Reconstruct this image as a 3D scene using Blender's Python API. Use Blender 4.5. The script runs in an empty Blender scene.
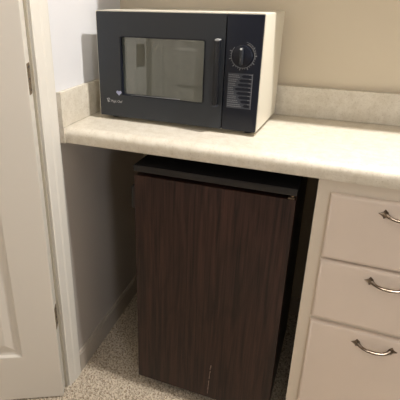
import bpy, bmesh, math, random
from mathutils import Vector, Matrix, noise
random.seed(4)
SC = bpy.context.scene
COL = SC.collection
PI = math.pi
H = 0.914          # counter height

# ------------------------------------------------------------------ helpers
def srgb(r, g, b):
    f = lambda c: (c/255/12.92) if c/255 <= 0.04045 else ((c/255+0.055)/1.055)**2.4
    return (f(r), f(g), f(b), 1)

def new_mat(name):
    m = bpy.data.materials.new(name); m.use_nodes = True
    nt = m.node_tree
    return m, nt, nt.nodes['Principled BSDF']

def plain(name, col, rough=0.5, metal=0.0, spec=0.5, coat=0.0, bump=0.0, bscale=60, var=0.0, vscale=3.0):
    m, nt, b = new_mat(name)
    b.inputs['Base Color'].default_value = col
    b.inputs['Roughness'].default_value = rough
    b.inputs['Metallic'].default_value = metal
    b.inputs['Specular IOR Level'].default_value = spec
    b.inputs['Coat Weight'].default_value = coat
    tc = nt.nodes.new('ShaderNodeTexCoord')
    if var:
        n = nt.nodes.new('ShaderNodeTexNoise'); n.inputs['Scale'].default_value = vscale
        n.inputs['Detail'].default_value = 3
        nt.links.new(tc.outputs['Object'], n.inputs['Vector'])
        r = nt.nodes.new('ShaderNodeValToRGB')
        r.color_ramp.elements[0].position = .3; r.color_ramp.elements[1].position = .7
        r.color_ramp.elements[0].color = tuple(c*(1-var) for c in col[:3])+(1,)
        r.color_ramp.elements[1].color = tuple(min(1, c*(1+var)) for c in col[:3])+(1,)
        nt.links.new(n.outputs['Fac'], r.inputs['Fac']); nt.links.new(r.outputs['Color'], b.inputs['Base Color'])
    if bump:
        n = nt.nodes.new('ShaderNodeTexNoise'); n.inputs['Scale'].default_value = bscale
        n.inputs['Detail'].default_value = 4
        nt.links.new(tc.outputs['Object'], n.inputs['Vector'])
        bp = nt.nodes.new('ShaderNodeBump'); bp.inputs['Strength'].default_value = bump
        bp.inputs['Distance'].default_value = 0.002
        nt.links.new(n.outputs['Fac'], bp.inputs['Height']); nt.links.new(bp.outputs['Normal'], b.inputs['Normal'])
    return m

def box(bm, x0, x1, y0, y1, z0, z1, bev=0.0, seg=2):
    vs = [bm.verts.new((x, y, z)) for x in (x0, x1) for y in (y0, y1) for z in (z0, z1)]
    q = [(0, 1, 3, 2), (4, 6, 7, 5), (0, 4, 5, 1), (2, 3, 7, 6), (0, 2, 6, 4), (1, 5, 7, 3)]
    fs = [bm.faces.new([vs[i] for i in f]) for f in q]
    bmesh.ops.recalc_face_normals(bm, faces=fs)
    if bev:
        es = list({e for f in fs for e in f.edges})
        bmesh.ops.bevel(bm, geom=es, offset=bev, segments=seg, profile=0.6, affect='EDGES')

def prism(bm, pts, axis, a, b, bev=0.0):
    """pts: closed outline in the two other axes (order preserved), extruded along axis from a to b"""
    def P(p, t):
        if axis == 'x': return (t, p[0], p[1])
        if axis == 'y': return (p[0], t, p[1])
        return (p[0], p[1], t)
    va = [bm.verts.new(P(p, a)) for p in pts]; vb = [bm.verts.new(P(p, b)) for p in pts]
    n = len(pts)
    fs = [bm.faces.new(va), bm.faces.new(vb[::-1])]
    for i in range(n):
        fs.append(bm.faces.new([va[i], vb[i], vb[(i+1) % n], va[(i+1) % n]]))
    bmesh.ops.recalc_face_normals(bm, faces=fs)
    if bev:
        es = list(set(fs[0].edges) | set(fs[1].edges))
        bmesh.ops.bevel(bm, geom=es, offset=bev, segments=2, profile=0.6, affect='EDGES')

def rrect(x0, x1, z0, z1, r, n=6):
    pts = []
    for cx, cz, a0 in ((x1-r, z1-r, 0), (x0+r, z1-r, 90), (x0+r, z0+r, 180), (x1-r, z0+r, 270)):
        for i in range(n+1):
            a = math.radians(a0+90*i/n); pts.append((cx+r*math.cos(a), cz+r*math.sin(a)))
    return pts

def tube(bm, pts, rad, seg=10, flat=1.0):
    """tube along points; rad is a number or a list"""
    pts = [Vector(p) for p in pts]
    rings = []
    for i, p in enumerate(pts):
        t = (pts[min(i+1, len(pts)-1)]-pts[max(i-1, 0)]).normalized()
        up = Vector((0, 0, 1)) if abs(t.z) < .9 else Vector((0, 1, 0))
        s = t.cross(up).normalized(); u = s.cross(t).normalized()
        r = rad[i] if isinstance(rad, (list, tuple)) else rad
        rings.append([bm.verts.new(p+s*r*math.cos(2*PI*k/seg)+u*r*flat*math.sin(2*PI*k/seg)) for k in range(seg)])
    for a, b in zip(rings, rings[1:]):
        for k in range(seg):
            bm.faces.new([a[k], a[(k+1) % seg], b[(k+1) % seg], b[k]])
    f1 = bm.faces.new(rings[0][::-1]); f2 = bm.faces.new(rings[-1])
    bmesh.ops.recalc_face_normals(bm, faces=list(bm.faces))

def ring(bm, cx, cz, y, r0, r1, a0, a1, th=0.0006, n=48):
    """flat arc band facing -Y"""
    for s in range(n):
        A = math.radians(a0+(a1-a0)*s/n); B = math.radians(a0+(a1-a0)*(s+1)/n)
        prism(bm, [(cx+r0*math.cos(A), cz+r0*math.sin(A)), (cx+r1*math.cos(A), cz+r1*math.sin(A)),
                   (cx+r1*math.cos(B), cz+r1*math.sin(B)), (cx+r0*math.cos(B), cz+r0*math.sin(B))], 'y', y-th, y)

def obj(name, bm, mat, parent=None, smooth=False, kind=None, label=None):
    me = bpy.data.meshes.new(name); bm.to_mesh(me); bm.free()
    me.materials.append(mat)
    o = bpy.data.objects.new(name, me); COL.objects.link(o)
    if parent: o.parent = parent
    if smooth:
        for p in me.polygons: p.use_smooth = True
        md = o.modifiers.new('edge', 'EDGE_SPLIT'); md.split_angle = math.radians(35)
    if kind: o['kind'] = kind
    if label: o['label'] = label
    return o

def thing(name, label, cat, loc=(0, 0, 0), rz=0, group=None, kind=None):
    o = bpy.data.objects.new(name, None); COL.objects.link(o)
    o.location = loc; o.rotation_euler = (0, 0, rz); o.empty_display_size = .05
    if label: o['label'] = label
    if cat: o['category'] = cat
    if group: o['group'] = group
    if kind: o['kind'] = kind
    return o

# ------------------------------------------------------------------ materials
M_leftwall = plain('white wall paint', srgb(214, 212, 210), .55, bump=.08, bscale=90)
def light_shade_tint(m):
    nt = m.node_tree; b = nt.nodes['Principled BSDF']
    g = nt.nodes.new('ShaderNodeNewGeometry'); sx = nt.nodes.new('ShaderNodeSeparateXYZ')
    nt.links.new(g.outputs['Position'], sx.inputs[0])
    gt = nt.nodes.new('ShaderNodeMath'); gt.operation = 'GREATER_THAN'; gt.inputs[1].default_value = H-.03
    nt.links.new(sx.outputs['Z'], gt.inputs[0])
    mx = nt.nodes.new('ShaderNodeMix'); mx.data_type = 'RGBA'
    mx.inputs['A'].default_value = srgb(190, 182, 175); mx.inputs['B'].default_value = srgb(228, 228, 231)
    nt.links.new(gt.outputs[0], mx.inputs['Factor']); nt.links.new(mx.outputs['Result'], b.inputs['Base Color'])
light_shade_tint(M_leftwall)       # cool light above the counter and dim warm shade below, put into the colour
M_backwall = plain('beige wall paint', srgb(214, 202, 180), .6, bump=.06, bscale=90, var=.02)
M_roomwall = plain('room wall paint', srgb(206, 198, 184), .7)
M_ceil = plain('ceiling paint', srgb(225, 222, 216), .8)
M_trim = plain('cream trim paint', srgb(230, 226, 217), .4, bump=.03)
M_base = plain('baseboard paint', srgb(190, 180, 168), .4)
M_door = plain('door paint', srgb(222, 216, 207), .42, bump=.05, bscale=140)
M_cab = plain('cabinet paint', srgb(222, 207, 194), .42, bump=.04, bscale=40, var=.02, vscale=5)
M_cab_edge = plain('cabinet frame paint', srgb(218, 206, 190), .45, bump=.04, bscale=40)
M_dark = plain('dark gap', (.01, .009, .008, 1), .8)
M_pull = plain('antique silver', srgb(112, 100, 88), .3, metal=1.0, var=.45, vscale=140)
M_brass = plain('worn hinge brass', srgb(150, 132, 108), .4, metal=.85, var=.45, vscale=160)
M_case = plain('cream enamel', srgb(230, 225, 210), .38, spec=.5)
M_mwdoor = plain('slate plastic', srgb(45, 49, 55), .42, spec=.45)
M_mwpanel = plain('black glossy plastic', srgb(14, 20, 34), .32, spec=.4)
M_mwhandle = plain('black handle plastic', srgb(30, 32, 37), .25, spec=.5)
M_mwtip = plain('pale handle cap', srgb(170, 172, 174), .35)
M_ink = plain('grey print', srgb(122, 124, 128), .6)
M_inkdim = plain('dim grey print', srgb(62, 66, 76), .6)
M_white = plain('white print', srgb(225, 228, 230), .5)
M_heart = plain('pale blue print', srgb(165, 170, 200), .5)
M_frblack = plain('black fridge enamel', srgb(20, 19, 20), .35, spec=.5)
M_fredge = plain('black plastic edge', srgb(24, 21, 22), .4, spec=.5)
M_rubber = plain('rubber', (.006, .006, .007, 1), .8, spec=.1)
M_scratch = plain('scratch', srgb(150, 130, 118), .7)

def glass_mat():
    m, nt, b = new_mat('smoked oven glass')
    b.inputs['Base Color'].default_value = srgb(96, 97, 90)
    b.inputs['Roughness'].default_value = .015
    b.inputs['IOR'].default_value = 2.15
    # fine perforated screen behind the glass
    tc = nt.nodes.new('ShaderNodeTexCoord')
    v = nt.nodes.new('ShaderNodeTexVoronoi'); v.inputs['Scale'].default_value = 420
    v.inputs['Randomness'].default_value = 0
    nt.links.new(tc.outputs['Object'], v.inputs['Vector'])
    r = nt.nodes.new('ShaderNodeValToRGB')
    r.color_ramp.elements[0].color = srgb(76, 80, 76); r.color_ramp.elements[1].color = srgb(90, 95, 90)
    nt.links.new(v.outputs['Distance'], r.inputs['Fac']); nt.links.new(r.outputs['Color'], b.inputs['Base Color'])
    return m
M_glass = glass_mat()

def laminate_mat():
    m, nt, b = new_mat('speckled cream laminate')
    tc = nt.nodes.new('ShaderNodeTexCoord')
    n1 = nt.nodes.new('ShaderNodeTexNoise'); n1.inputs['Scale'].default_value = 38; n1.inputs['Detail'].default_value = 6; n1.inputs['Roughness'].default_value = .7
    nt.links.new(tc.outputs['Object'], n1.inputs['Vector'])
    r = nt.nodes.new('ShaderNodeValToRGB')
    r.color_ramp.elements[0].position = .34; r.color_ramp.elements[0].color = srgb(208, 199, 182)
    r.color_ramp.elements[1].position = .62; r.color_ramp.elements[1].color = srgb(225, 218, 204)
    nt.links.new(n1.outputs['Fac'], r.inputs['Fac'])
    n2 = nt.nodes.new('ShaderNodeTexNoise'); n2.inputs['Scale'].default_value = 220; n2.inputs['Detail'].default_value = 2
    nt.links.new(tc.outputs['Object'], n2.inputs['Vector'])
    r2 = nt.nodes.new('ShaderNodeValToRGB')
    r2.color_ramp.elements[0].position = .32; r2.color_ramp.elements[0].color = (.80, .77, .72, 1)
    r2.color_ramp.elements[1].position = .42; r2.color_ramp.elements[1].color = (1, 1, 1, 1)
    nt.links.new(n2.outputs['Fac'], r2.inputs['Fac'])
    mx = nt.nodes.new('ShaderNodeMix'); mx.data_type = 'RGBA'; mx.blend_type = 'MULTIPLY'; mx.inputs['Factor'].default_value = .7
    nt.links.new(r.outputs['Color'], mx.inputs['A']); nt.links.new(r2.outputs['Color'], mx.inputs['B'])
    nt.links.new(mx.outputs['Result'], b.inputs['Base Color'])
    b.inputs['Roughness'].default_value = .38
    return m
M_lam = laminate_mat()

def wood_mat():
    m, nt, b = new_mat('dark walnut laminate')
    tc = nt.nodes.new('ShaderNodeTexCoord')
    mp = nt.nodes.new('ShaderNodeMapping'); mp.inputs['Scale'].default_value = (1, 1, .035)
    nt.links.new(tc.outputs['Object'], mp.inputs['Vector'])
    n1 = nt.nodes.new('ShaderNodeTexNoise'); n1.inputs['Scale'].default_value = 95; n1.inputs['Detail'].default_value = 5; n1.inputs['Roughness'].default_value = .65
    n1.inputs['Distortion'].default_value = .6
    nt.links.new(mp.outputs['Vector'], n1.inputs['Vector'])
    mp2 = nt.nodes.new('ShaderNodeMapping'); mp2.inputs['Scale'].default_value = (1, 1, .16); mp2.inputs['Location'].default_value = (.1, 0, .3)
    nt.links.new(tc.outputs['Object'], mp2.inputs['Vector'])
    n3 = nt.nodes.new('ShaderNodeTexNoise'); n3.inputs['Scale'].default_value = 6.5; n3.inputs['Detail'].default_value = 1
    nt.links.new(mp2.outputs['Vector'], n3.inputs['Vector'])
    mlt = nt.nodes.new('ShaderNodeMath'); mlt.operation = 'MULTIPLY'; mlt.inputs[1].default_value = 16
    fr = nt.nodes.new('ShaderNodeMath'); fr.operation = 'PINGPONG'; fr.inputs[1].default_value = 1
    nt.links.new(n3.outputs['Fac'], mlt.inputs[0]); nt.links.new(mlt.outputs[0], fr.inputs[0])
    r = nt.nodes.new('ShaderNodeValToRGB')
    r.color_ramp.elements[0].position = .38; r.color_ramp.elements[0].color = srgb(26, 14, 11)
    r.color_ramp.elements[1].position = .62; r.color_ramp.elements[1].color = srgb(60, 37, 30)
    nt.links.new(n1.outputs['Fac'], r.inputs['Fac'])
    r2 = nt.nodes.new('ShaderNodeValToRGB')
    r2.color_ramp.elements[0].position = 0; r2.color_ramp.elements[0].color = (.62, .6, .6, 1)
    r2.color_ramp.elements[1].position = .35; r2.color_ramp.elements[1].color = (1, 1, 1, 1)
    nt.links.new(fr.outputs[0], r2.inputs['Fac'])
    mx = nt.nodes.new('ShaderNodeMix'); mx.data_type = 'RGBA'; mx.blend_type = 'MULTIPLY'; mx.inputs['Factor'].default_value = .7
    nt.links.new(r.outputs['Color'], mx.inputs['A']); nt.links.new(r2.outputs['Color'], mx.inputs['B'])
    nt.links.new(mx.outputs['Result'], b.inputs['Base Color'])
    b.inputs['Roughness'].default_value = .42; b.inputs['Specular IOR Level'].default_value = .35
    return m
M_wood = wood_mat()

def carpet_mat():
    m, nt, b = new_mat('speckled beige carpet')
    tc = nt.nodes.new('ShaderNodeTexCoord')
    n = nt.nodes.new('ShaderNodeTexNoise'); n.inputs['Scale'].default_value = 150; n.inputs['Detail'].default_value = 3
    nt.links.new(tc.outputs['Object'], n.inputs['Vector'])
    r = nt.nodes.new('ShaderNodeValToRGB')
    r.color_ramp.elements[0].position = .36; r.color_ramp.elements[0].color = srgb(160, 143, 122)
    r.color_ramp.elements[1].position = .58; r.color_ramp.elements[1].color = srgb(226, 214, 196)
    nt.links.new(n.outputs['Fac'], r.inputs['Fac']); nt.links.new(r.outputs['Color'], b.inputs['Base Color'])
    b.inputs['Roughness'].default_value = .95; b.inputs['Specular IOR Level'].default_value = .1
    return m
M_carpet = carpet_mat()

# ------------------------------------------------------------------ the room
XR, YF, ZC = 3.1, -2.9, 2.44
YB = 0.43                   # back wall above the counter
YD = 0.62                   # back of the recess below the counter
SK = -0.034                 # the alcove's left wall is a touch out of square
bm = bmesh.new(); box(bm, -1.6, XR+.1, YF-.1, YD+.1, -.06, -.004); obj('floor', bm, M_carpet, kind='structure')
bm = bmesh.new(); box(bm, -1.6, XR+.1, YF-.1, YB+.1, ZC, ZC+.05); obj('ceiling', bm, M_ceil, kind='structure')
bm = bmesh.new(); box(bm, -.2, XR+.1, YB, YD, H-.0453, ZC); box(bm, -.2, XR+.1, YD, YD+.1, -.004, ZC); obj('wall_back', bm, M_backwall, kind='structure')
bm = bmesh.new(); box(bm, XR, XR+.1, YF-.1, YB, -.004, ZC); obj('wall_right', bm, M_roomwall, kind='structure')
bm = bmesh.new(); box(bm, -1.6, XR, YF-.1, YF, -.004, ZC); obj('wall_front', bm, M_roomwall, kind='structure')
# left wall: alcove length, a header over the doorway, and the length in front of the doorway
JY, DW = -.090, .80                     # jamb line and doorway width
bm = bmesh.new()
prism(bm, [(0, JY), (0, 0), (SK*YD, YD), (-.11, YD), (-.11, JY)], 'z', -.004, ZC)
box(bm, -.11, 0, JY-DW, JY, 2.06, ZC)
box(bm, -.11, 0, YF, JY-DW, -.004, ZC)
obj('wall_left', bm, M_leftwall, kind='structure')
# the side room beyond the doorway
bm = bmesh.new(); box(bm, -1.6, -1.5, YF, YB, -.004, ZC); box(bm, -1.5, -.11, YB-.02, YB+.1, -.004, ZC)
obj('wall_side', bm, M_roomwall, kind='structure')

# door casing with a stepped moulding profile (on the X=0 plane)
def casing(name, y0, y1, z0, z1, vertical=True, inner=-1):
    bm = bmesh.new()
    if vertical:
        a, b = (y0, y1) if inner < 0 else (y1, y0)
        s = 1 if inner < 0 else -1
        pts = [(0, a), (.009, a), (.011, a+s*.004), (.0115, a+s*.030), (.014, a+s*.036), (.015, a+s*.060), (.013, b-s*.001), (.011, b), (0, b)]
        prism(bm, pts, 'z', z0, z1)
    else:
        pts = [(0, z0), (.009, z0), (.011, z0+.004), (.0115, z0+.03), (.014, z0+.036), (.015, z0+.06), (.011, z1), (0, z1)]
        vs = []
        prism(bm, [(p[0], p[1]) for p in pts], 'y', y0, y1)
    return obj(name, bm, M_trim, kind='structure')
casing('trim_1', -.085, -.018, -.004, 2.065)
casing('trim_2', JY-DW-.079, JY-DW-.005, -.004, 2.065, inner=1)
casing('trim_3', JY-DW-.079, -.018, 2.065, 2.139, vertical=False)
M_jamb = plain('jamb paint', srgb(186, 178, 162), .5)
bm = bmesh.new()
box(bm, -.115, .004, JY-.004, JY, -.004, 2.056)
box(bm, -.115, .004, JY-DW, JY-DW+.004, -.004, 2.056)
box(bm, -.115, .004, JY-DW+.004, JY-.004, 2.052, 2.060)
obj('trim_4', bm, M_jamb, kind='structure')
# baseboards
bm = bmesh.new()
prism(bm, [(0, -.015), (.011, -.015), (SK*YD+.011, YD), (SK*YD, YD)], 'z', -.004, .075)
prism(bm, [(0, -.015), (.008, -.015), (SK*YD+.008, YD), (SK*YD, YD)], 'z', .075, .083)
obj('baseboard_left', bm, M_base, kind='structure')
bm = bmesh.new(); box(bm, 0.0, .722, YD-.012, YD, -.004, .083, .002); obj('baseboard_back', bm, M_base, kind='structure')

# ------------------------------------------------------------------ carpet pile in front of and inside the alcove
def carpet_pile():
    verts, faces = [], []
    sp = .0062
    x = -.10
    while x < .80:
        y = -.62
        while y < .60:
            if not (x > .225 and y > .06 and x < .69) and not (x > .715 and y > -.004) and not (x < .013 and y > -.1):
                cx, cy = x+random.uniform(-.002, .002), y+random.uniform(-.002, .002)
                r = random.uniform(.0030, .0046); h = random.uniform(.003, .0075)
                a0 = random.uniform(0, PI); st = random.uniform(.6, 1)
                tx, ty = cx+random.uniform(-.002, .002), cy+random.uniform(-.002, .002)
                b = len(verts)
                for k in range(5):
                    a = a0+2*PI*k/5; verts.append((cx+r*math.cos(a), cy+r*st*math.sin(a), -.004))
                for k in range(5):
                    a = a0+2*PI*k/5+.3; verts.append((tx+r*.75*math.cos(a), ty+r*.75*st*math.sin(a), -.004+h*.75))
                verts.append((tx, ty, -.004+h))
                for k in range(5):
                    j = (k+1) % 5
                    faces.append((b+k, b+j, b+5+j, b+5+k)); faces.append((b+5+k, b+5+j, b+10))
            y += sp
        x += sp
    me = bpy.data.meshes.new('carpet_pile'); me.from_pydata(verts, [], faces); me.materials.append(M_carpet)
    for p in me.polygons: p.use_smooth = True
    o = bpy.data.objects.new('carpet_pile', me); COL.objects.link(o)
    o['kind'] = 'stuff'; o['label'] = 'speckled beige cut-pile carpet on the floor before the alcove'; o['category'] = 'carpet'
carpet_pile()

# ------------------------------------------------------------------ the open panel door in the left wall
def build_door(name, th, W, origin, n_cols=2, knob=True, hinges=(.318, 1.066, 1.80)):
    th = math.radians(th)
    u = Vector((-math.cos(th), -math.sin(th), 0))       # along the door, away from its hinges
    n = Vector((math.sin(th), -math.cos(th), 0))        # out of the face seen from the room
    T, Z0, Z1 = .050, .0, 2.03
    # local frame: x along u, y = -n (into thickness), origin at the seen corner
    root = thing(name, None, None, loc=origin)
    root['kind'] = 'structure'
    root.matrix_world = Matrix(((u.x, -n.x, 0, origin[0]), (u.y, -n.y, 0, origin[1]), (0, 0, 1, origin[2]), (0, 0, 0, 1)))
    st = .113
    cols = [(st, .335), (.427, W-st)] if n_cols == 2 else [(.085, W-.085)]
    rows = [(.178, .80), (.985, 1.56), (1.66, 1.89)]
    bm = bmesh.new()
    xs = [0]+[c for p in cols for c in p]+[W]
    zs = [0, rows[0][0], rows[0][1], rows[1][0], rows[1][1], rows[2][0], rows[2][1], Z1]
    def V(x, y, z): return bm.verts.new((x, y, z))
    for side in (0, 1):
        y0 = 0 if side == 0 else T; s = 1 if side == 0 else -1
        for i in range(len(xs)-1):
            for j in range(7):
                x0, x1, z0, z1 = xs[i], xs[i+1], zs[j], zs[j+1]
                if i % 2 and j in (1, 3, 5):
                    # sunk raised panel: rim, slope down, flat, slope up to a field
                    prof = [(0, 0), (.004, .001), (.008, .0085), (.016, .011), (.022, .011), (.050, .003), (.054, .0027)]
                    loops = []
                    for ins, dep in prof:
                        loops.append([V(x0+ins, y0+s*dep, z0+ins), V(x1-ins, y0+s*dep, z0+ins), V(x1-ins, y0+s*dep, z1-ins), V(x0+ins, y0+s*dep, z1-ins)])
                    for a, b in zip(loops, loops[1:]):
                        for k in range(4): bm.faces.new([a[k], a[(k+1) % 4], b[(k+1) % 4], b[k]])
                    bm.faces.new(loops[-1])
                else:
                    bm.faces.new([V(x0, y0, z0), V(x1, y0, z0), V(x1, y0, z1), V(x0, y0, z1)])
    for (a, b) in (((0, 0), (0, Z1)), ((W, 0), (W, Z1))):
        bm.faces.new([V(a[0], 0, 0), V(a[0], T, 0), V(a[0], T, Z1), V(a[0], 0, Z1)])
    for z in (0, Z1):
        bm.faces.new([V(0, 0, z), V(W, 0, z), V(W, T, z), V(0, T, z)])
    bmesh.ops.remove_doubles(bm, verts=bm.verts, dist=1e-5)
    bmesh.ops.recalc_face_normals(bm, faces=bm.faces)
    # rotation below has determinant that may flip the frame; meshes are closed so this is harmless
    obj('door_panel', bm, M_door, root)
    # the hinge edge is painted a little lighter
    bm = bmesh.new(); box(bm, -.0012, 0.0, .002, T-.001, .002, Z1-.002)
    obj('door_edge', bm, M_trim, root)
    for zc in hinges:
        bm = bmesh.new()
        prism(bm, rrect(.006, T-.012, zc-.039, zc+.039, .003), 'x', -.0024, -.0008)
        h = obj('hinge', bm, M_brass, root, label='worn brass-toned hinge leaf')
        bm = bmesh.new()
        for k in range(5):
            tube(bm, [(-.004, T+.001, zc-.040+.0162*k), (-.004, T+.001, zc-.040+.0162*k+.0152)], .0034, 10)
        obj('knuckle', bm, M_brass, h)
        bm = bmesh.new()
        for i_, dz in enumerate((-.029, 0, .029)):
            x = .020 if i_ % 2 else .026
            tube(bm, [(-.0024, x, zc+dz), (-.0030, x, zc+dz)], .0030, 10)
        obj('screw', bm, M_inkdim, h)
    if not knob: return
    # a lever-free round knob near the free edge, both faces
    bm = bmesh.new()
    for s, y0 in ((-1, 0), (1, T)):
        tube(bm, [(W-.06, y0, .94), (W-.06, y0+s*.006, .94)], .03, 20)
        tube(bm, [(W-.06, y0+s*.006, .94), (W-.06, y0+s*.03, .94)], .011, 14)
        tube(bm, [(W-.06, y0+s*.028, .94), (W-.06, y0+s*.036, .94), (W-.06, y0+s*.05, .94), (W-.06, y0+s*.06, .94)], [.014, .026, .027, .016], 20)
    obj('door_handle', bm, M_brass, root, smooth=True)
build_door('door_1', 27.7, .762, (.0157, -.1354, .006))
# added wall and narrow door in the side room, for the microwave window's reflection
YC = -1.02
bm = bmesh.new(); box(bm, -1.5, -.115, YC-.10, YC, -.004, ZC); obj('wall_for_reflection', bm, M_roomwall, kind='structure')
build_door('door_2', 0, .315, (-.125, YC+.047, .006), 1, False, ())
o = bpy.data.objects['door_2']
o.matrix_world = Matrix(((1, 0, 0, -.445), (0, -1, 0, YC+.047), (0, 0, 1, .006), (0, 0, 0, 1)))
for zc in (.25, 1.8):
    bm = bmesh.new(); prism(bm, rrect(.003, .036, zc-.052, zc+.052, .003), 'y', -.0024, -.0002); obj('hinge', bm, M_brass, o)
bm = bmesh.new(); box(bm, -.522, -.449, YC, YC+.055, -.004, 2.08, .004); box(bm, -.449, -.12, YC, YC+.055, 2.045, 2.11, .004)
obj('trim_5', bm, M_trim, kind='structure')

# ------------------------------------------------------------------ countertop with its splash strips
ct = thing('countertop', 'cream speckled laminate countertop with rounded front edge, spanning alcove and drawers', 'countertop', (0, 0, H))
XE = 1.78
t = .0453
SF = lambda x: .408                                # face of the back splash
bm = bmesh.new()
pts = [(YB-.001, -t), (YB-.001, 0), (.026, 0)]
for i in range(1, 9):                              # rolled front edge
    a = math.radians(90+90*i/8); pts.append((.026+.026*math.cos(a)*1.0, -.020+.020*math.sin(a)))
pts += [(0, -t+.006), (.002, -t+.002), (.006, -t)]
prism(bm, pts, 'x', .0012, XE)
obj('slab', bm, M_lam, ct, smooth=True)
bm = bmesh.new(); box(bm, .0008, .0175, -.0022, .024, -t-.0004, .0004, .001)
obj('end_cap', bm, M_lam, ct)
sp = thing('side_splash', 'short cream laminate splash strip against the left wall, beside the microwave', 'backsplash', (0, 0, H))
bm = bmesh.new()
prism(bm, [(.001, -.0022), (.0155, -.0022), (SK*.41+.0155, .408), (SK*.41+.001, .408)], 'z', .0007, .1027, .0015)
obj('strip', bm, M_lam, sp, smooth=True)
sp = thing('back_splash', 'long cream laminate splash strip along the beige back wall behind the counter', 'backsplash', (0, 0, H))
bm = bmesh.new()
box(bm, -.012, XE, SF(0)+.0004, YB-.0005, .0007, .0945, .0018)
obj('strip', bm, M_lam, sp, smooth=True)

# ------------------------------------------------------------------ base cabinet with drawers
cb = thing('base_cabinet', 'cream painted base cabinet with three drawers and curved silver pulls, right of the fridge', 'cabinet', (.7255, .018, 0))
W1 = .394                                           # drawer bank width
CW = 1.04
dep = .40
ctop = H-t-.0006
bm = bmesh.new()
box(bm, 0, .016, .019, dep, 0, ctop); box(bm, CW-.016, CW, .019, dep, 0, ctop)
box(bm, .016, CW-.016, dep-.012, dep, 0.1, ctop); box(bm, .016, CW-.016, .019, dep-.012, .10, .115)
box(bm, .016, CW-.016, .06, .075, 0, .10)
box(bm, W1-.008, W1+.008, .019, dep-.012, .115, ctop)
obj('carcass', bm, M_cab_edge, cb)
bm = bmesh.new()                                    # face frame with openings
zs_open = [(.120, .459), (.479, .647), (.664, .823)]
box(bm, 0, .042, 0, .019, .0, ctop, .001)
box(bm, W1-.038, W1+.038, 0, .019, .10, ctop, .001)
box(bm, CW-.042, CW, 0, .019, .0, ctop, .001)
for z0, z1 in ((.10, .122), (.456, .481), (.645, .666), (.821, ctop)):
    box(bm, .042, W1-.038, .0003, .019, z0, z1)
box(bm, W1+.038, CW-.042, .0003, .019, .10, .122); box(bm, W1+.038, CW-.042, .0003, .019, .821, ctop)
obj('face_frame', bm, M_cab_edge, cb)

def drawer_front(x0, x1, z0, z1):
    """lipped front with a rolled perimeter"""
    bm = bmesh.new()
    prof = [(0, 0), (0, -.0060), (.0015, -.0095), (.0045, -.0118), (.0085, -.0126), (.0095, -.0126)]
    loops = []
    for ins, y in prof:
        loops.append([bm.verts.new(p) for p in ((x0+ins, y, z0+ins), (x1-ins, y, z0+ins), (x1-ins, y, z1-ins), (x0+ins, y, z1-ins))])
    for a, b in zip(loops, loops[1:]):
        for k in range(4): bm.faces.new([a[k], a[(k+1) % 4], b[(k+1) % 4], b[k]])
    bm.faces.new(loops[-1]); bm.faces.new(loops[0][::-1])
    bmesh.ops.recalc_face_normals(bm, faces=bm.faces)
    return bm

def pull_mesh(xc, zc, half=.0415):
    """bow pull: pointed leaf-shaped feet and an arched, slightly sagging bar"""
    bm = bmesh.new()
    for s in (-1, 1):
        cx = xc+s*half
        # arrowhead foot, a low pyramid with notched sides
        out = [(.0150*s, 0), (.005*s, .0055), (.001*s, .0125), (-.007*s, .005), (-.007*s, -.005), (.001*s, -.0125), (.005*s, -.0055)]
        base = [bm.verts.new((cx+a, -.0127, zc+b)) for a, b in out]
        mid = [bm.verts.new((cx+a*.85, -.0150, zc+b*.85)) for a, b in out]
        tip = bm.verts.new((cx-s*.001, -.0205, zc))
        n = len(out)
        for k in range(n):
            j = (k+1) % n
            bm.faces.new([base[k], base[j], mid[j], mid[k]]); bm.faces.new([mid[k], mid[j], tip])
        bm.faces.new(base[::-1])
    P, Rr = [], []
    for i in range(21):
        f = -1+2*i/20
        P.append((xc+f*(half-.002), -.014-.016*(1-abs(f)**3.4), zc-.0055*(1-abs(f)**2)))
        Rr.append(.0042+.0016*abs(f)**4+.0010*(1-min(1, abs(f)*2.2)))
    tube(bm, P, Rr, 10, .8)
    bmesh.ops.recalc_face_normals(bm, faces=bm.faces)
    return bm

dx0, dx1 = .7575-.7255, .7575-.7255+.330
for z0, z1, zh in ((.6585, .8352, .8045), (.4725, .6525, .6195), (.115, .4605, .4245)):
    d = obj('drawer', drawer_front(dx0, dx1, z0, z1), M_cab, cb, smooth=True)
    obj('pull', pull_mesh((dx0+dx1)/2, zh), M_pull, d, smooth=True)
d = obj('cabinet_door', drawer_front(W1+.028, CW-.03, .115, .8352), M_cab, cb, smooth=True)
obj('pull', pull_mesh(W1+.10, .80), M_pull, d, smooth=True)

# upper cabinet, above the picture; it throws the back wall into shade
uc = thing('wall_cabinet', 'cream wall cabinet hanging on the back wall above the counter', 'cabinet', (.25, YB, 1.46))
UD = .245
bm = bmesh.new(); box(bm, 0, 1.45, -UD+.019, 0, 0, .76); obj('carcass', bm, M_cab_edge, uc)
for k in range(3):
    o = obj('cabinet_door', drawer_front(.02+k*.475, .02+k*.475+.455, .02, .74), M_cab, uc, smooth=True)
    o.location = (0, -UD+.018, 0)

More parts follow.
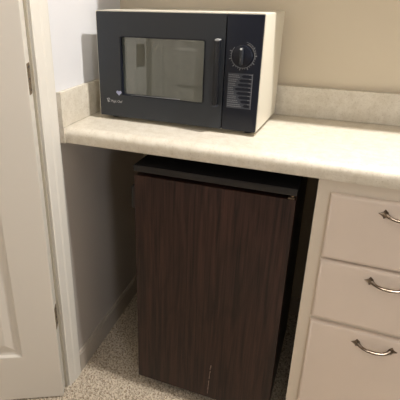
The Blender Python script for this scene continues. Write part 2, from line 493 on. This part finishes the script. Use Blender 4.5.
# ------------------------------------------------------------------ microwave
mw = thing('microwave', 'cream-cased microwave oven with a dark front, standing on the counter', 'microwave', (.0570, .1570, H), -.033)
w, h, d = .4860, .3000, .248
z0 = .012
def framed(bm, o, i, y0, y1):
    """plate between outline o and outline i (same vertex count)"""
    A = [bm.verts.new((p[0], y0, p[1])) for p in o]; B = [bm.verts.new((p[0], y0, p[1])) for p in i]
    C = [bm.verts.new((p[0], y1, p[1])) for p in o]; D = [bm.verts.new((p[0], y1, p[1])) for p in i]
    n = len(o)
    for k in range(n):
        j = (k+1) % n
        bm.faces.new([A[k], A[j], B[j], B[k]]); bm.faces.new([C[k], D[k], D[j], C[j]])
        bm.faces.new([A[k], C[k], C[j], A[j]]); bm.faces.new([B[k], B[j], D[j], D[k]])
    bmesh.ops.recalc_face_normals(bm, faces=bm.faces)
bm = bmesh.new()
box(bm, -.003, w+.001, .008, d, z0, z0+h+.003, .004, 3)
framed(bm, rrect(-.0045, w+.001, z0-.0005, z0+h+.003, .004), rrect(-.0006, w-.0006, z0+.0001, z0+h+.0004, .003), -.007, .012)
obj('case', bm, M_case, mw, smooth=True, label='cream enamelled casing')
bm = bmesh.new()                                   # front frame behind door and controls
box(bm, 0, w-.001, .003, .0085, z0, z0+h)
obj('front_frame', bm, M_mwhandle, mw)
# door: slab with a window opening
g0, g1, v0, v1 = .0735, .335, z0+.0655, z0+.236
bm = bmesh.new()
framed(bm, rrect(0, .3880, z0+.0005, z0+h, .0035), rrect(g0, g1, v0, v1, .007), -.012, .003)
dr = obj('door', bm, M_mwdoor, mw, smooth=True, label='slate grey door')
bm = bmesh.new()
framed(bm, rrect(g0, g1, v0, v1, .007), rrect(g0+.0035, g1-.0035, v0+.0035, v1-.0035, .005), -.0105, .0)
obj('window_gasket', bm, M_mwpanel, dr, smooth=True)
bm = bmesh.new(); prism(bm, rrect(g0+.003, g1-.003, v0+.003, v1-.003, .005), 'y', -.0095, -.0075)
for v_ in bm.verts: v_.co.y += -.055*(v_.co.x-(g0+g1)/2)+.002      # pane tilted a little to steer its reflection
obj('window', bm, M_glass, dr, label='smoked glass window')
bm = bmesh.new()                                   # painted glint: pale sliver for light caught along the bottom lip
prism(bm, [(g0+.03, v0+.0035), (g1-.006, v0+.0035), (g1-.004, v0+.0065), (g0+.06, v0+.0048)], 'y', -.0108, -.0095)
obj('lip_glint', bm, M_ink, dr)
# handle
bm = bmesh.new()
prism(bm, rrect(.3655, .3800, z0+.068, z0+.2365, .005), 'y', -.034, -.020, .003)
box(bm, .3675, .3775, -.021, -.012, z0+.072, z0+.088, .002); box(bm, .3675, .3775, -.021, -.012, z0+.216, z0+.232, .002)
hd = obj('handle', bm, M_mwhandle, mw, smooth=True)
bm = bmesh.new(); prism(bm, rrect(.3660, .3795, z0+.2355, z0+.2405, .0025), 'y', -.034, -.018, .001)
obj('handle_cap', bm, M_mwtip, hd, smooth=True, label='pale cap on the handle top')
bm = bmesh.new(); prism(bm, rrect(.3660, .3795, z0+.0655, z0+.069, .0015), 'y', -.034, -.018, .0008)
obj('handle_cap', bm, M_inkdim, hd, smooth=True)
# control panel
bm = bmesh.new(); prism(bm, rrect(.3905, w-.0008, z0+.0005, z0+h, .0035), 'y', -.012, .003, .0012)
cp = obj('control_panel', bm, M_mwpanel, mw, smooth=True, label='glossy black control panel')
# timer knob with its printed dial
kx, kz = .4370, z0+.200
YP = -.0121
bm = bmesh.new()
ring(bm, kx, kz, YP, 0.0300, .0313, -222, 70)       # thin circle, open at the upper left
ring(bm, kx+.001, kz+.002, YP, .0325, .0333, -20, 78, n=24)
for k in range(24):
    a = math.radians(-200+k*11.2)
    if k == 23: continue
    r0, r1 = .0318, (.0372 if k % 3 == 0 else .0345)
    c, s = math.cos(a), math.sin(a); q = .0005 if k % 3 else .0011
    prism(bm, [(kx+r0*c-q*s, kz+r0*s+q*c), (kx+r1*c-q*s, kz+r1*s+q*c), (kx+r1*c+q*s, kz+r1*s-q*c), (kx+r0*c+q*s, kz+r0*s-q*c)], 'y', YP-.0005, YP)
obj('dial_print', bm, M_ink, cp, label='grey printed dial markings')

def text_mesh(txt, size, mat, parent, x, y, z, name, width=None, shear=0.0, align='LEFT'):
    cu = bpy.data.curves.new('t', 'FONT'); cu.body = txt; cu.size = size; cu.shear = shear; cu.extrude = .0002
    cu.align_x = align; cu.space_character = 1.0
    to = bpy.data.objects.new('t', cu); COL.objects.link(to)
    bpy.context.view_layer.update()
    me = bpy.data.meshes.new_from_object(to.evaluated_get(bpy.context.evaluated_depsgraph_get()))
    bpy.data.objects.remove(to); bpy.data.curves.remove(cu)
    me.transform(Matrix.Rotation(PI/2, 4, 'X'))
    if width:
        xs = [v.co.x for v in me.vertices]; s = width/(max(xs)-min(xs)); me.transform(Matrix.Diagonal((s, 1, 1, 1)))
    me.materials.clear(); me.materials.append(mat)
    me.transform(Matrix.Translation((x, y, z)))
    o = bpy.data.objects.new(name, me); COL.objects.link(o); o.parent = parent
    return o
bm = bmesh.new()
n = 40
pr = [(.0, -.012), (.027, -.012), (.0275, -.016), (.026, -.0195), (.0, -.0195)]
tube(bm, [(kx, -.012, kz), (kx, -.016, kz), (kx, -.0185, kz), (kx, -.0195, kz)], [.0265, .0265, .0262, .0245], 40)
kb = obj('timer_knob', bm, M_mwpanel, mw, smooth=True)
bm = bmesh.new()
prism(bm, rrect(kx-.0038, kx+.0038, kz-.0215, kz+.0215, .0036), 'y', -.033, -.019, .0018)
obj('grip', bm, M_mwdoor, kb, smooth=True)
bm = bmesh.new(); prism(bm, rrect(kx-.0030, kx+.0030, kz+.0165, kz+.0212, .0018), 'y', -.0336, -.0325)
obj('pointer', bm, M_white, kb, label='white pointer mark')
# cooking chart printed under the knob
cx0, cx1, cz0, cz1 = .4010, .4675, z0+.0625, z0+.1555
bm = bmesh.new()
prism(bm, [(cx0, cz0), (cx1, cz0), (cx1, cz1), (cx0, cz1)], 'y', YP-.0002, YP+.001)
ch = obj('cooking_chart', bm, M_inkdim, cp, label='grey printed cooking chart')
bm = bmesh.new()
nb = 8; ph = (cz1-cz0-.004)/nb
left = [.036, .030, .026, .019, .024, .030, .036, .044]
for k in range(nb):
    zc = cz1-.002-ph*(k+.5)
    xl = cx0+left[k]
    prism(bm, [(xl, zc), (xl+.006, zc+ph*.34), (cx1-.004, zc+ph*.34), (cx1-.004, zc-ph*.34), (xl+.006, zc-ph*.34)], 'y', YP-.0006, YP)
obj('chart_bars', bm, M_mwpanel, ch)
bm = bmesh.new()
for k in range(nb):
    zc = cz1-.002-ph*(k+.5)
    for row in (-.22, .22):
        x = cx0+.002
        while x < cx0+left[k]-.006:
            l = random.uniform(.0015, .005)
            box(bm, x, min(x+l, cx0+left[k]-.004), YP-.0007, YP, zc+ph*row-.0009, zc+ph*row+.0009)
            x += l+.0012
    box(bm, cx1-.010, cx1-.001, YP-.0008, YP, zc+ph*.40, zc+ph*.50)
box(bm, cx1-.0012, cx1, YP-.0007, YP, cz0, cz1)
obj('chart_print', bm, M_ink, ch)
# maker's name and mark, heart-shaped sticker
text_mesh('Magic Chef', .0105, M_mwtip, dr, .0375, YP-.0001, z0+.0425, 'maker_name', width=.039, shear=.2)
bm = bmesh.new()
P = [(.0300+.0040*math.cos(a)*(1-.25*a/6), -.0122, z0+.0475+.006*math.sin(a)) for a in [i*.35 for i in range(14)]]
tube(bm, P, .0009, 6)
tube(bm, [(.024, -.0122, z0+.053), (.029, -.0122, z0+.0465), (.034, -.0122, z0+.0425)], [.0007, .0013, .0007], 6)
obj('maker_mark', bm, M_mwtip, dr)
bm = bmesh.new()
hp = []
for i in range(28):
    a = 2*PI*i/28
    hp.append((0.0665+(.0066*1.35)*(16*math.sin(a)**3)/16, z0+.0725+.0062*1.35*(13*math.cos(a)-5*math.cos(2*a)-2*math.cos(3*a)-math.cos(4*a))/16))
prism(bm, hp, 'y', -.0126, -.0119)
obj('heart_mark', bm, M_heart, dr, label='small pale blue heart')
for fx in (.03, w-.03):
    for fy in (.03, d-.03):
        bm = bmesh.new(); tube(bm, [(fx, fy, .0003), (fx, fy, z0+.001)], [.011, .013], 14)
        obj('foot', bm, M_rubber, mw)

# ------------------------------------------------------------------ mini fridge
fw, fd = .4490, .46
fr = thing('mini_fridge', 'small fridge with dark wood-grain door, standing on carpet under the counter', 'fridge', (.2300, .0150, 0), .004)
bm = bmesh.new()
box(bm, .002, fw-.002, .050, fd, .030, .8075, .004)
obj('body', bm, M_frblack, fr, smooth=True, label='black cabinet body')
bm = bmesh.new()
box(bm, -.001, fw+.001, .0015, fd, .8085, .8290, .004, 3)
obj('top_panel', bm, M_rubber, fr, smooth=True, label='black plastic top')
bm = bmesh.new()
box(bm, -.001, fw+.001, -.001, .004, .8095, .8275, .0015, 2)
obj('top_trim', bm, M_fredge, fr, smooth=True)
bm = bmesh.new()
box(bm, 0, fw, .0, .040, .042, .7975, .0025, 2)
dr = obj('door', bm, M_wood, fr, smooth=True, label='dark walnut wood-grain door')
bm = bmesh.new(); box(bm, .006, fw-.006, .040, .0495, .046, .800)
obj('seal', bm, M_rubber, dr)
bm = bmesh.new(); box(bm, -.012, 0.001, .004, .034, .690, .760, .003)
obj('handle', bm, M_fredge, dr, smooth=True)
bm = bmesh.new()
tube(bm, [(fw-.010, .006, .7976), (fw-.010, .006, .8085)], .005, 14)
box(bm, fw-.020, fw-.004, -.0005, .03, .7985, .8040, .001)
obj('hinge', bm, M_pull, fr, smooth=True)
bm = bmesh.new()
random.seed(2)
z = .060
while z < .175:
    l = random.uniform(.004, .016); xo = .2505+(z-.06)*.05+random.uniform(-.0007, .0007); wd = random.uniform(.0006, .0015)
    prism(bm, [(xo-wd, z), (xo+wd, z), (xo+wd*.6+.0005, z+l), (xo-wd*.6+.0005, z+l)], 'y', -.0006, .0001)
    z += l+random.uniform(.001, .008)
obj('scratch', bm, M_scratch, dr, label='pale vertical scratch')
bm = bmesh.new(); box(bm, .012, fw-.012, .055, .07, .004, .034)
obj('kick_plate', bm, M_rubber, fr)
for fx in (.03, fw-.03):
    for fy in (.08, fd-.03):
        bm = bmesh.new(); tube(bm, [(fx, fy, -.002), (fx, fy, .008), (fx, fy, .034)], [.016, .016, .009], 14)
        obj('foot', bm, M_rubber, fr)

# ------------------------------------------------------------------ light
def area(name, loc, target, size, energy, col, sy=None):
    L = bpy.data.lights.new(name, 'AREA'); L.energy = energy; L.color = col[:3]; L.size = size
    if sy: L.shape = 'RECTANGLE'; L.size_y = sy
    o = bpy.data.objects.new(name, L); COL.objects.link(o); o.location = loc
    o.rotation_euler = (Vector(target)-Vector(loc)).to_track_quat('-Z', 'Y').to_euler()
    return o
area('ceiling_lamp', (1.1, -.03, 2.40), (1.1, -.03, 0), .06, 29, (1.0, .97, .93))
area('window_light', (2.0, -2.0, 1.40), (.1, .2, 1.25), .35, 8, (.90, .94, 1.0))
area('bounce_fill', (.9, -1.2, 2.40), (.9, -1.2, 0), .6, 3.5, (1.0, .92, .82))  # added fill, stands in for soft bounce from the ceiling
area('reflection_fill', (-.7, -.4, 2.40), (-.5, -1.0, .9), .3, 13, (1.0, .96, .9))  # added lamp, brightens the door mirrored in the microwave window
wd = bpy.data.worlds.new('World'); SC.world = wd; wd.use_nodes = True
wd.node_tree.nodes['Background'].inputs['Color'].default_value = (.9, .85, .8, 1)
wd.node_tree.nodes['Background'].inputs['Strength'].default_value = .05

# ------------------------------------------------------------------ camera
cam = bpy.data.cameras.new('camera'); co = bpy.data.objects.new('camera', cam); COL.objects.link(co)
co.location = (.755425, -1.037792, 1.267239)
co.rotation_mode = 'XYZ'; co.rotation_euler = (1.171010, -.00642765, .38701248)
cam.sensor_width = 36; cam.sensor_fit = 'HORIZONTAL'
cam.lens = 443.597/400*36
cam.shift_x = 33.7443/400; cam.shift_y = -16.6364/400
cam.clip_start = .02
SC.camera = co
SC.view_settings.view_transform = 'Standard'
SC.view_settings.look = 'None'
SC.view_settings.exposure = .28
